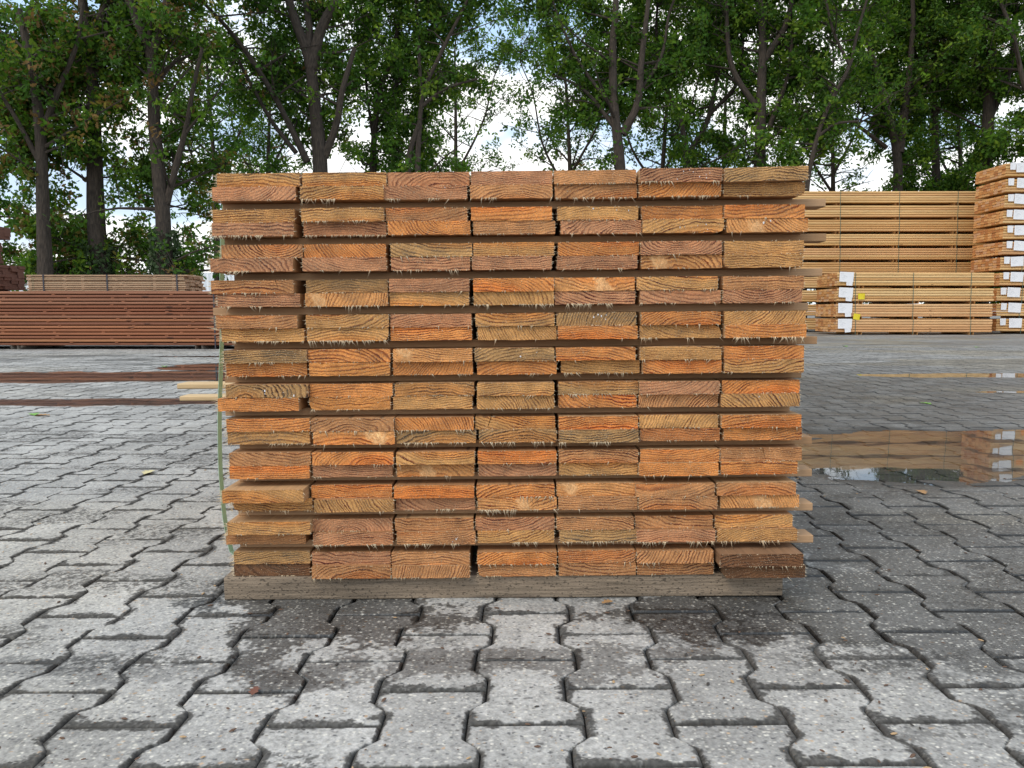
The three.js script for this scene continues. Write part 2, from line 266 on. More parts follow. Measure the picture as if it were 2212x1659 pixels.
const endGrain = (() => {
  const c = new Uint8Array(ATLAS_W * ATLAS_H * 4), hgt = new Uint8Array(ATLAS_W * ATLAS_H * 4), R = rng(20240);
  for (let n = 0; n < 168; n++) {
    const row = (n / 7) | 0, col = n % 7, k = TONES[row][col], [E, Lt] = WOOD[k], X0 = (n % COLS) * (CELL_W + 1), Y0 = ((n / COLS) | 0) * (CELL_H + 1);
    const far = R(), px = far < 0.14 ? (R() < 0.5 ? -40 - 60 * R() : 200 + 60 * R()) : 20 + 118 * R(), py = (R() < 0.5 ? -1 : 1) * (far < 0.14 ? 40 + 60 * R() : far < 0.22 ? 14 + 10 * R() : 38 + 85 * R()) + 13;
    const sp = 3.9 + 2.6 * R() * R() + 0.6 * R(), rh = Math.abs(py - 13) + (R() - 0.55) * 26, mold = k === 'g' ? 0.95 : k === 't' ? 0.85 * R() : 0.5 * R(), con = 0.8 + 0.3 * R(), squash = 0.9 + 0.3 * R(), flat = far < 0.14 ? 0.9 : 0.34 + 0.34 * R();
    const knot = k === 'k' ? [20 + 118 * R(), -4 + 34 * R(), 11 + 12 * R()] : null, dark = 0.88 + 0.24 * R(), S = 300 + n * 13;
    const spots = RESIN[`${row},${col}`] ? Array.from({ length: RESIN[`${row},${col}`] }, () => [70 + 70 * R(), 4 + 18 * R(), 0.7 + 1.5 * R() * R()]) : null;
    for (let j = 0; j <= CELL_H; j++) for (let i = 0; i <= CELL_W; i++) {
      const X = i / CELL_W * 158, Y = j / CELL_H * 26, q = 4 * ((Y0 + j) * ATLAS_W + X0 + i);
      let dx = (X - px) * flat, dy = (Y - py) * squash, w = 1, kd = 9;
      if (knot) { kd = Math.hypot((X - knot[0]) + (Y - 13) * 0.4, (Y - knot[1]) * 0.6) / knot[2] + (vnoise(X / 6, Y / 6, S + 9) - 0.5) * 0.6; dy += 9 * Math.exp(-kd * kd * 0.6); }
      let r = Math.hypot(dx, dy) + (fbm(X / 26, Y / 22, 2, S) - 0.5) * 7 + (vnoise(X / 4, Y / 4, S + 3) - 0.5) * 1.3 + (vnoise(X * 0.9, Y * 0.9, S + 4) - 0.5) * 1.2;
      const ph = r / sp + 1.7 * vnoise(r / 17, 0.5, S + 5), fr = ph - Math.floor(ph), ringTone = 0.5 + 0.7 * hash(Math.floor(ph), n, 3);
      const late = sstep(0.35, 0.85, fr) * (1 - sstep(0.9, 1, fr)) * con * ringTone * clamp(0.25 + 1.35 * fbm(X / 22, Y / 14, 2, S + 61), 0, 1.15);
      const heart = sstep(rh + 9, rh - 9, r) * (k === 'o' || k === 'k' || k === 't' || k === 'g' || k === 'b' ? 1 : 0.3);
      const fib = (hash(i >> 1, (j / 3) | 0, S) - 0.5) * 0.26 + (hash(i, j, S + 1) - 0.5) * 0.2 + (vnoise(X * 0.8, Y * 0.5, S + 7) - 0.5) * 0.34;
      const patch = 0.6 + 0.72 * fbm(X / 26, Y / 20, 3, S + 21);
      let rr = mix(E[0], Lt[0], late), gg = mix(E[1], Lt[1], late), bb = mix(E[2], Lt[2], late);
      rr *= 1 + 0.06 * heart; gg *= 1 - 0.16 * heart; bb *= 1 - 0.36 * heart;
      const lum = (1 + fib) * patch * dark; rr *= lum; gg *= lum; bb *= lum;
      const md = mold * sstep(0.46, 0.66, fbm(X / 30 + 3, Y / 10, 3, S + 31)) * (1 - heart * 0.85) * (0.35 + 0.65 * late) * sstep(0.2, 0.6, vnoise(X * 1.3, Y * 1.3, S + 41));
      rr = mix(rr, 0.085, md); gg = mix(gg, 0.072, md); bb = mix(bb, 0.05, md);
      let hh = 0.4 + 0.4 * late + fib * 0.5;
      if (kd < 1.1) { const t = sstep(1.1, 0.6, kd) * 0.85, kr = 0.5 + 0.5 * Math.sin(kd * 17 + 3 * vnoise(X / 5, Y / 5, S)); rr = mix(rr, (0.82 - 0.16 * kr) * lum, t); gg = mix(gg, (0.47 - 0.14 * kr) * lum, t); bb = mix(bb, (0.21 - 0.08 * kr) * lum, t); hh = mix(hh, 0.5, t); }
      if (spots) for (const [sx, sy, sr] of spots) if (Math.hypot((X - sx) * 1.25, (Y - sy) * 0.8) + (vnoise(X, Y, S + 8) - 0.5) * 1.4 < sr) { rr = 0.80; gg = 0.78; bb = 0.80; hh = 1; }
      if (hash(i >> 1, j >> 1, S + 51) < 0.03) { const q2 = 0.6 + 0.6 * hash(i >> 1, j >> 1, S + 52); rr = mix(rr, 0.8 * q2, 0.75); gg = mix(gg, 0.62 * q2, 0.75); bb = mix(bb, 0.42 * q2, 0.75); hh = 0.95; } // loose fibre tips
      c[q] = sb(rr); c[q + 1] = sb(gg); c[q + 2] = sb(bb); c[q + 3] = 255; const hb = 255 * clamp(hh, 0, 1); hgt[q] = hgt[q + 1] = hgt[q + 2] = hb; hgt[q + 3] = 255;
    }
  }
  return { map: tex(c, ATLAS_W, ATLAS_H, true), bump: tex(hgt, ATLAS_W, ATLAS_H, false) };
})();
const endMat = new THREE.MeshStandardMaterial({ map: endGrain.map, bumpMap: endGrain.bump, bumpScale: 0.0022, roughness: 0.85 });
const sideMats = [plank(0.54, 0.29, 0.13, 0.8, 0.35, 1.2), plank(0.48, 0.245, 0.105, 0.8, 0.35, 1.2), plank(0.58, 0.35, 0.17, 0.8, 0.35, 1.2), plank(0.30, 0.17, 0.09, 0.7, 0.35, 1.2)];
const fibreMat = matte(0.80, 0.64, 0.43, 0.7);

// ---------------------------------------------------------------- the stack of boards in front
// left and right edge of each board end in millimetres, two rows of boards to a layer, from the top
const ENDS = [
  [-562, -402, -397, -235, -233, -75, -72, 85, 88, 246, 254, 411, 418, 577],
  [-572, -411, -402, -241, -240, -80, -74, 85, 89, 248, 253, 410, 415, 572],
  [-573, -414, -401, -242, -238, -80, -73, 84, 94, 251, 257, 414, 417, 573],
  [-575, -417, -398, -237, -234, -75, -69, 90, 100, 257, 260, 417, 422, 580],
  [-559, -401, -399, -239, -230, -72, -69, 88, 95, 253, 256, 414, 418, 573],
  [-581, -421, -402, -239, -230, -76, -72, 83, 93, 250, 257, 415, 419, 571],
  [-582, -421, -397, -237, -234, -78, -70, 87, 88, 245, 249, 407, 417, 575],
  [-571, -409, -399, -238, -234, -79, -70, 87, 88, 246, 255, 413, 417, 572],
  [-575, -416, -399, -237, -234, -75, -67, 88, 92, 248, 258, 414, 420, 580],
  [-566, -403, -398, -238, -234, -74, -63, 92, 95, 251, 255, 415, 423, 582],
  [-563, -400, -397, -235, -230, -74, -69, 87, 91, 247, 257, 416, 421, 579],
  [-560, -400, -396, -237, -231, -73, -65, 92, 100, 256, 262, 417, 423, 579],
  [-562, -400, -396, -232, -228, -71, -65, 87, 95, 253, 256, 414, 418, 572],
  [-579, -419, -398, -237, -232, -75, -66, 87, 95, 250, 254, 411, 417, 573],
  [-564, -398, -396, -232, -229, -73, -70, 89, 96, 253, 255, 412, 419, 577],
  [-563, -399, -392, -231, -227, -69, -63, 91, 97, 254, 257, 416, 423, 579],
  [-561, -399, -396, -234, -228, -72, -66, 91, 96, 254, 258, 416, 417, 580],
  [-562, -402, -396, -236, -228, -73, -65, 91, 96, 253, 256, 414, 419, 572],
  [-577, -417, -400, -238, -234, -74, -69, 87, 91, 248, 250, 407, 412, 570],
  [-559, -398, -395, -236, -231, -72, -67, 91, 95, 253, 256, 413, 419, 577],
  [-570, -405, -401, -239, -234, -76, -72, 87, 91, 246, 248, 405, 409, 565],
  [-575, -414, -399, -239, -231, -73, -68, 86, 97, 254, 252, 410, 414, 575],
  [-561, -406, -403, -244, -242, -85, -69, 91, 94, 250, 253, 407, 423, 587],
  [-562, -407, -404, -245, -242, -85, -68, 89, 95, 251, 253, 408, 434, 592],
];
const stack = thing('lumber_stack', 'rough-sawn orange brown lumber stack in the foreground, board ends facing the camera', 'lumber stack', null, [0, 0, -1.51]);
stack.rotation.z = 0.0085;
const BOARD_L = 4.0;
// special ends: [wane radius at top left, top right, bottom right, bottom left] mm
const WANE = { '19,0': [2, 2, 2, 15], '13,1': [2, 2, 2, 13], '9,5': [2, 14, 2, 2], '9,1': [2, 2, 12, 2], '1,6': [2, 2, 10, 2], '3,5': [2, 2, 11, 2], '23,3': [2, 2, 2, 10], '12,3': [2, 2, 8, 2], '21,6': [4, 4, 2, 2], '5,6': [2, 2, 2, 9] };
const CRACKS = { '4,0': [[0.44, 1], [0.50, 0.45], [0.515, 0.05]], '14,3': [[0.20, 1], [0.165, 0.35], [0.17, 0.1]], '16,6': [[0.52, 1], [0.555, 0.03]], '6,0': [[0.78, 0.9], [0.82, 0.15]] };
const PUSH = { '0,5': 14, '0,6': 18, '22,6': 34, '23,6': 22, '18,0': 30, '20,0': 16, '11,4': -12, '5,0': 10, '14,1': 8, '23,0': -14, '22,0': -10 };
function boardGeo(n, row, col, x0, x1, y0, R) {
  const w = x1 - x0, t = 26.0, key = `${row},${col}`, wane = WANE[key] || [1.6, 1.6, 1.8, 1.6], crack = CRACKS[key], pts = [];
  const rough = () => (R() - 0.5) * 1.1, sag = (R() - 0.5) * 1.2;
  const edge = (ax, ay, bx, by, m, j) => { for (let k = 1; k < m; k++) { const f = k / m; pts.push([mix(ax, bx, f) + (ay !== by ? rough() * j : 0), mix(ay, by, f) + (ay === by ? rough() * j + sag * Math.sin(f * Math.PI) : 0)]); } };
  const arc = (cx, cy, r, a0) => { for (let k = 0; k <= 2; k++) { const a = a0 + k / 2 * Math.PI / 2; pts.push([cx + r * Math.cos(a), cy + r * Math.sin(a)]); } };
  const [tl, tr, br, bl] = wane;
  arc(w - tr, t - tr, tr, 0);
  if (crack) { // an open split running in from the top edge
    const f0 = crack[0][0] * w; edge(w - tr, t, f0 + 0.9, t, 5, 0.5);
    const path = crack.map(([a, b]) => [a * w, b * t]); path.forEach((p, i) => pts.push([p[0] + 0.9 * (1 - 0.7 * i / (path.length - 1)), i ? p[1] : t])); path.slice().reverse().forEach((p, i) => { const k = path.length - 1 - i; if (k < path.length - 1) pts.push([p[0] - 0.9 * (1 - 0.7 * k / (path.length - 1)), k ? p[1] : t]); });
    edge(f0 - 0.9, t, tl, t, 5, 0.5);
  } else edge(w - tr, t, tl, t, 10, 0.5);
  arc(tl, t - tl, tl, Math.PI / 2); edge(0, t - tl, 0, bl, 3, 0.9); arc(bl, bl, bl, Math.PI); edge(bl, 0, w - br, 0, 14, 1); arc(w - br, br, br, 1.5 * Math.PI); edge(w, br, w, t - tr, 3, 0.9);
  const tri = THREE.ShapeUtils.triangulateShape(pts.map((p) => new THREE.Vector2(...p)), []), N = pts.length;
  const pos = [], uv = [], idx = [], U0 = ((n % COLS) * (CELL_W + 1) + 1) / ATLAS_W, V0 = (((n / COLS) | 0) * (CELL_H + 1) + 1) / ATLAS_H, us = (CELL_W - 2) / ATLAS_W, vs = (CELL_H - 2) / ATLAS_H;
  pts.forEach((p) => { pos.push((p[0] - w / 2) / 1000, p[1] / 1000, 0.0006 * (R() - 0.5)); uv.push(U0 + us * clamp(p[0] / w, 0, 1), V0 + vs * clamp(p[1] / t, 0, 1)); });
  for (const f of tri) idx.push(f[0], f[1], f[2]);
  const nEnd = idx.length, b = N; let s = hash(n, 2, 2) * 5; const u0 = hash(n, 5, 5) * 7;
  for (let k = 0; k <= N; k++) { const p = pts[k % N], q = pts[(k + N - 1) % N]; if (k) s += Math.hypot(p[0] - q[0], p[1] - q[1]) / 1000; for (const z of [0, -BOARD_L]) { pos.push((p[0] - w / 2) / 1000, p[1] / 1000, z); uv.push(u0 - z, s * 3); } }
  for (let k = 0; k < N; k++) { const a = b + 2 * k; idx.push(a, a + 1, a + 2, a + 2, a + 1, a + 3); }
  const e = pos.length / 3; pts.forEach((p) => { pos.push((p[0] - w / 2) / 1000, p[1] / 1000, -BOARD_L); uv.push(p[0] / 1000, p[1] / 1000); }); for (const f of tri) idx.push(e + f[0], e + f[2], e + f[1]);
  const g = geom(pos, idx, uv); g.addGroup(0, nEnd, 0); g.addGroup(nEnd, idx.length - nEnd, 1);
  const gi = g.toNonIndexed(); gi.clearGroups(); gi.addGroup(0, nEnd, 0); gi.addGroup(nEnd, idx.length - nEnd, 1); gi.computeVertexNormals(); return gi;
}
// torn fibres along the sawn edges: slender three-sided spikes
function fibreGeo(list) {
  const pos = [], idx = []; const d = new THREE.Vector3(), a = new THREE.Vector3(), b = new THREE.Vector3();
  for (const [x, y, z, dx, dy, dz, len, r] of list) {
    d.set(dx, dy, dz).normalize(); a.set(-d.y, d.x, 0.01).normalize(); b.crossVectors(d, a); const o = pos.length / 3;
    for (let k = 0; k < 3; k++) { const t = k * 2.0944, c = Math.cos(t) * r, s = Math.sin(t) * r; pos.push(x + a.x * c + b.x * s, y + a.y * c + b.y * s, z + a.z * c + b.z * s); }
    pos.push(x + d.x * len, y + d.y * len, z + d.z * len);
    for (let k = 0; k < 3; k++) idx.push(o + k, o + (k + 1) % 3, o + 3);
  }
  const g = geom(pos, idx); return g;
}
{
  const R = rng(77);
  for (let row = 0; row < 24; row++) for (let col = 0; col < 7; col++) {
    const n = row * 7 + col, layer = row >> 1, low = row & 1, x0 = ENDS[row][2 * col], x1 = ENDS[row][2 * col + 1], key = `${row},${col}`;
    const yBase = 851 - 68.2 * layer - (low ? 52.6 : 26.2), push = (PUSH[key] ?? (R() - 0.5) * 15) / 1000, k = 1 - push / 1.51;
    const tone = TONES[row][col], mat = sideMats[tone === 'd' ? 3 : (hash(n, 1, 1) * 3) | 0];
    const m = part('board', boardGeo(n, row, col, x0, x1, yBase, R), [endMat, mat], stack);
    m.position.set((x0 + x1) / 2000 * k, yBase / 1000, push); m.rotation.z = (R() - 0.5) * 0.004 + (row === 0 && col === 6 ? 0.018 : 0);
    m.rotation.y = (R() - 0.5) * 0.0008;
    const list = [], w = (x1 - x0) / 1000, dens = (low ? 66 : 34) * (0.08 + 1.9 * R() ** 2.2), lean = (R() - 0.5) * 0.6, ph = R() * 9, amt = 0.5 + R();
    for (let i = 0; i < dens; i++) { const x = (R() - 0.5) * w * 0.98; if (vnoise(x * 38 + ph, 1, n) < 0.42) continue; const len = (0.0022 + 0.0125 * R() ** 2.6) * amt; list.push([x, 0.0006 + R() * 0.0012, 0.0002, lean + (R() - 0.5) * 1.5, -1, 0.15 + 0.5 * R(), len, 0.0007 + 0.0009 * R()]); }
    for (let i = 0; i < (col === 0 ? 22 : 9); i++) { const s = R() < (col === 0 ? 0.9 : 0.5) ? -1 : 1; list.push([s * w * 0.498, R() * 0.025, 0.0001, s * (0.6 + R()), (R() - 0.6) * 0.9, 0.3 + 0.5 * R(), 0.002 + 0.005 * R() ** 2 * (col === 0 ? 2.6 : 1), 0.0007]); }
    for (let i = 0; i < 9; i++) list.push([(R() - 0.5) * w * 0.96, 0.0255 - R() * 0.001, 0, (R() - 0.5) * 1.4, 0.8, 0.5, 0.0012 + 0.003 * R(), 0.0006]);
    if (row === 9 && col === 0) list.push([-w / 2, 0.023, 0, -1, 0.25, 0.2, 0.032, 0.0011], [-w / 2, 0.02, 0, -1, -0.5, 0.3, 0.02, 0.0009], [-w / 2, 0.024, 0, -1, 0.05, 0.2, 0.022, 0.0008]);
    if (row === 1 && col === 2) list.push([w * 0.28, 0, 0, -0.75, -1, 0.35, 0.02, 0.001]);
    const f = part('torn_fibres', fibreGeo(list), fibreMat, m); f.userData.kind = 'stuff';
  }
  // stickers between the layers and bearers under the stack
  const stickMats = [plank(0.52, 0.31, 0.16, 0.85, 0.6, 3), plank(0.58, 0.37, 0.21, 0.85, 0.6, 3), plank(0.45, 0.27, 0.14, 0.85, 0.6, 3)];
  const sg = barGeo(0.0153, 0.048, 0.001, 1);
  const span = [[-.567, .628], [-.565, .63], [-.552, .628], [-.596, .60], [-.558, .622], [-.58, .592], [-.582, .57], [-.555, .616], [-.56, .62], [-.56, .618], [-.56, .622]];
  for (let g = 0; g < 11; g++) {
    const y = (851 - 68.2 * (g + 1) + 0.15) / 1000;
    [-0.042, -0.72, -1.4, -2.1, -2.8, -3.5, -3.9].forEach((z, k) => {
      const far = k > 0, a = far ? -0.575 - 0.03 * R() : span[g][0], b = far ? 0.575 + 0.02 * R() : span[g][1];
      const m = part('sticker', sg, stickMats[(R() * 3) | 0], stack); m.position.set(a, y, z + (far ? 0 : (R() - 0.5) * 0.016)); m.scale.x = b - a;
    });
  }
  const pale = plank(0.74, 0.55, 0.31, 0.75, 0.6, 3);
  for (const [g, x, z] of [[6, -0.93, -0.62], [7, -1.06, -0.93]]) { const m = part('sticker', barGeo(0.0150, 0.075, 0.003, 1), pale, stack, 'pale yellow long sticker jutting out to the left'); m.position.set(x, (851 - 68.2 * (g + 1) + 0.25) / 1000, z); m.scale.x = 0.95; }
  const sawn = (() => { const W = 1024, H = 256, d = new Uint8Array(W * H * 4); for (let j = 0; j < H; j++) for (let i = 0; i < W; i++) { const q = 4 * (j * W + i); let v = 0.62 + 0.7 * (fbm(i / 60, j / 3.2, 3, 15) - 0.5) + 0.3 * (fbm(i / 120, j / 60, 2, 25) - 0.5) + (hash(i, j, 2) - 0.5) * 0.2; if (vnoise(i / 3.5, j / 3, 19) > 0.80) v *= 0.45; v = clamp(v, 0.05, 1); d[q] = sb(v); d[q + 1] = sb(v * 0.97); d[q + 2] = sb(v * 0.93); d[q + 3] = 255; } return tex(d, W, H, true, true); })();
  sawn.repeat.set(1, 6); const bearMat = new THREE.MeshStandardMaterial({ color: rgb(0.36, 0.285, 0.21), map: sawn, bumpMap: sawn, bumpScale: 0.0015, roughness: 0.92 });
  [[-0.006, -0.585, 0.55], [-1.9, -0.6, 0.6], [-3.7, -0.6, 0.6]].forEach(([z, a, b]) => { const m = part('bearer', barGeo(0.0475, 0.095, 0.0025, 1), bearMat, stack); m.position.set(a, 0.0, z); m.scale.x = b - a; });
  // the loose green strap round the stack
  const strapMat = new THREE.MeshPhysicalMaterial({ color: rgb(0.60, 0.86, 0.70), roughness: 0.5, transmission: 0.3, thickness: 0 });
  const path = new THREE.CatmullRomCurve3([[-0.585, 0.856], [-0.607, 0.80], [-0.617, 0.66], [-0.622, 0.53], [-0.634, 0.37], [-0.638, 0.25], [-0.634, 0.14], [-0.624, 0.07], [-0.612, 0.043], [-0.5, 0.0475], [0.5, 0.0475], [0.598, 0.05], [0.60, 0.3], [0.60, 0.6], [0.598, 0.84], [0.55, 0.8535], [0, 0.8535], [-0.5, 0.8535]].map(([x, y]) => new THREE.Vector3(x, y, 0)), true, 'catmullrom', 0.2);
  const N = 160, pos = [], idx = [];
  for (let i = 0; i <= N; i++) { const p = path.getPointAt((i % N) / N), t = path.getTangentAt((i % N) / N), tw = p.x < -0.6 ? -0.14 : 0, nx = -t.y, ny = t.x; for (const [s, h] of [[1, 0], [-1, 0], [-1, 1], [1, 1]]) pos.push(p.x + nx * (h * 0.0007 + s * 0.0085 * Math.sin(tw)), p.y + ny * (h * 0.0007), -0.15 + s * 0.0085 * Math.cos(tw)); if (i < N) for (let k = 0; k < 4; k++) { const a = 4 * i + k, b = 4 * i + (k + 1) % 4; idx.push(a, a + 4, b, b, a + 4, b + 4); } }
  part('strap', geom(pos, idx).toNonIndexed(), strapMat, stack, 'pale green plastic strap hanging loose'); stack.children.at(-1).geometry.computeVertexNormals();
}
// ---------------------------------------------------------------- packs of timber behind
const sheetTex = (() => { const W = 256, H = 192, d = new Uint8Array(W * H * 4); for (let j = 0; j < H; j++) for (let i = 0; i < W; i++) { const q = 4 * (j * W + i); let v = 0.80; const line = Math.floor(j / 14), inl = j % 14; if (i > 18 && i < 60 + 90 * hash(line, 1, 5) && inl > 8 && line > 1 && line < 12 && hash(i >> 2, line, 3) > 0.35) v = 0.5; d[q] = d[q + 1] = sb(v); d[q + 2] = sb(v * 1.02); d[q + 3] = 255; } return tex(d, W, H, true); })();
const paperMat = new THREE.MeshStandardMaterial({ map: sheetTex, roughness: 0.6, side: THREE.DoubleSide }), yellowMat = matte(0.75, 0.60, 0.02, 0.5), orangeMat = matte(0.75, 0.26, 0.03, 0.5), cordMat = matte(0.07, 0.14, 0.11, 0.6), blackMat = matte(0.035, 0.037, 0.05, 0.5), greenMat = matte(0.10, 0.34, 0.22, 0.5), inkMat = matte(0.3, 0.2, 0.02, 0.6);
// a slightly curled sheet, standing in x-y, facing +z
function sheetGeo(w, h, curl, notch) { const g = new THREE.PlaneGeometry(w, h, 6, 4), p = g.attributes.position; for (let i = 0; i < p.count; i++) { const x = p.getX(i) / w, y = p.getY(i) / h; p.setZ(i, curl * (x * x * 0.6 + y * x * 0.8 + 0.3 * y * y) + 0.006); } g.computeVertexNormals(); return g; }
const packR = rng(501);
function pack(o) {
  const t = thing(o.name ?? 'timber_pack', o.label, o.category ?? 'timber pack', o.group, [o.x, o.y, o.z], o.turn ?? 0);
  const { L, layers, cols, h, w, gap = 0.002, lift } = o, bar = o.bar ?? barGeo(h, w - 0.004, Math.min(h * 0.32, 0.02), 3), inner = o.inner ? barGeo(h + gap * 0.9, w - 0.004, 0.002, 1) : bar;
  for (let k = 0; k < layers; k++) for (let c = 0; c < cols; c++) {
    const m = part('board', c ? inner : bar, [o.mats[(packR() * o.mats.length) | 0], o.ends ? o.ends[(packR() * o.ends.length) | 0] : o.mats[0]], t), j = o.jit ?? 0.02;
    const len = L * (1 - (o.short ?? 0) * packR()); m.position.set((packR() - 0.5) * j + (o.endAt === 'right' ? L - len : 0), lift + k * (h + gap), -c * w + (packR() - 0.5) * (o.zj ?? 0.006)); m.scale.x = len;
  }
  const top = lift + layers * (h + gap) - gap, W = w * cols;
  if (o.sticks) for (let k = 0; k < layers - 1; k++) for (const x of o.sticks(k)) { const m = part('sticker', STICK(gap - 0.0005), o.stickMat ?? o.mats[0], t); m.scale.x = 0.045; m.position.set(x, lift + k * (h + gap) + h + 0.00025, 0.004); m.scale.z = W / 1; }
  for (const x of o.bearers ?? []) { const m = part('bearer', box(-0.05, 0, -W, 0.05, lift - 0.001, 0.006), o.bearMat ?? o.mats[0], t); m.position.x = x; }
  for (const x of o.straps ?? []) { const s = o.strapW ?? 0.012; const g = mergeGeometries([box(-s / 2, 0.01, 0.008, s / 2, top + 0.004, 0.011), box(-s / 2, top + 0.001, -W - 0.004, s / 2, top + 0.004, 0.008), box(-s / 2, 0.01, -W - 0.007, s / 2, top + 0.004, -W - 0.004)]); const m = part('strap', g, o.strapMat ?? cordMat, t); m.position.x = x; }
  for (const [x, y, sw, sh, rot] of o.papers ?? []) { const m = part('label_sheet', sheetGeo(sw, sh, 0.03), paperMat, t); m.position.set(x, lift + y, 0.016); m.rotation.z = rot; }
  for (const [x, y, kind, rot] of o.tags ?? []) { const m = part('tag', sheetGeo(0.17, 0.15, 0.03), kind === 'y' ? yellowMat : orangeMat, t, kind === 'y' ? 'yellow tag' : 'orange tag'); m.position.set(x, lift + y, 0.02); m.rotation.z = rot; for (let k = 0; k < 3; k++) { const q = part('print', box(-0.05, -0.008, 0, 0.03 + 0.02 * k, 0.008, 0.002), inkMat, m); q.position.set(0, 0.04 - 0.04 * k, 0.012); } }
  return t;
}
const stickCache = {}; const STICK = (h) => stickCache[h.toFixed(4)] ??= (() => { const g = barGeo(h, 1, 0.0008, 1); return g; })();
const ORD = ['topmost', 'second from the top', 'third from the top', 'fourth from the top', 'fifth from the top', 'sixth from the top', 'seventh from the top', 'eighth from the top', 'ninth from the top', 'tenth from the top', 'bottom'];
const paleM = [plank(0.88, 0.57, 0.25, 0.7, 1.2, 0.6), plank(0.80, 0.48, 0.18, 0.7, 1.3, 0.7), plank(0.92, 0.63, 0.30, 0.7, 1.1, 0.5), plank(0.74, 0.42, 0.16, 0.7, 1.4, 0.8), plank(0.83, 0.50, 0.22, 0.7, 1.0, 0.9)];
const rosyM = [plank(0.82, 0.47, 0.22, 0.7, 1.2, 0.6), plank(0.76, 0.42, 0.19, 0.7, 1.3, 0.7), plank(0.86, 0.53, 0.26, 0.7, 1.1, 0.5)];
const endMats = [matte(0.66, 0.33, 0.12), matte(0.56, 0.25, 0.08), matte(0.72, 0.40, 0.17), matte(0.48, 0.20, 0.07), matte(0.62, 0.36, 0.2)];
{
  const h = 0.0595, gap = 0.0065, P = 0.405, lift = 0.072, w = 0.165;
  const common = { layers: 5, h, gap, lift, w, short: 0.006, ends: endMats, bearMat: paleM[3] };
  for (let k = 0; k < 11; k++) { // the tall pile at the right edge
    const i = 10 - k, e = (packR() - 0.5) * 0.06, bottomFew = k < 4;
    pack({ ...common, x: 12.9 + e + (bottomFew ? -0.02 : 0), y: k * P, z: -20.5 + (packR() - 0.5) * 0.03, L: 4.8, cols: 8, mats: i === 5 ? rosyM : paleM, bearers: [1.0, 2.6, 4.2], straps: [0.62 + (packR() - 0.5) * 0.1, 2.6, 4.2],
      papers: [[0.44 + (packR() - 0.5) * 0.1, 0.22, 0.34, 0.25, (packR() - 0.5) * 0.16], [0.15 + (packR() - 0.5) * 0.06, 0.25, 0.15, 0.18, (packR() - 0.5) * 0.08]], tags: [0, 2, 3].includes(k) ? [] : k === 1 || k === 0 ? [[0.85, 0.2, 'y', 0.1]] : i % 2 === 0 ? [[0.78 + 0.2 * packR(), 0.12, 'o', packR() - 0.5]] : [],
      label: `orange yellow timber pack, ${ORD[i]} of the tallest pile at right`, group: 'packs in the tall pile at the right edge' });
  }
  scene.children.filter((o) => /tallest pile/.test(o.userData.label ?? '') && /(bottom|tenth)/.test(o.userData.label)).forEach((t) => { if (!t.children.some((c) => c.name === 'tag')) { const m = part('tag', sheetGeo(0.2, 0.16, 0.03), yellowMat, t, 'yellow tag'); m.position.set(0.84, lift + 0.2, 0.02); } });
  for (let k = 0; k < 10; k++) { // the long pile behind, its ends hidden
    const i = 9 - k;
    pack({ ...common, x: 7.3, y: k * P, z: -22.5 + (packR() - 0.5) * 0.03, L: 6.6, cols: 8, mats: i === 4 ? rosyM.concat(paleM) : paleM, bearers: [0.5, 2.2, 3.9, 5.58].map((x) => x - 0.1 + 0.03 * packR()), straps: [2.26, 3.96, 5.64].map((x) => x - (10 - k) * 0 - k * 0.012),
      label: `long pale timber pack, ${i === 9 ? 'bottom' : ORD[i]} of the back row`, group: 'packs in the long pile behind' });
  }
  for (let k = 0; k < 4; k++) { // the low pile before it
    const i = 3 - k;
    pack({ ...common, x: 8.3 + (packR() - 0.5) * 0.08, y: k * (P - 0.008), z: -19.8 + (packR() - 0.5) * 0.03, L: 4.02, cols: 8, lift: 0.064, mats: k === 1 || k === 0 ? rosyM : paleM, bearers: [0.62, 2.06, 3.5], straps: [0.5, 1.98, 3.46].map((x) => x - k * 0.014),
      papers: [[0.22, 0.22, 0.36, 0.25, (packR() - 0.5) * 0.1], [0.3, 0.06, 0.16, 0.12, (packR() - 0.5) * 0.2]], tags: k === 2 ? [[0.62, 0.12, 'y', 0]] : k === 1 ? [[0.52, 0.0, 'y', -0.15]] : [],
      label: `paper-labelled timber pack, ${['topmost', 'second from the top', 'third from the top', 'lowest'][i]} in the low pile of four`, group: 'packs in the low pile of four' });
  }
}
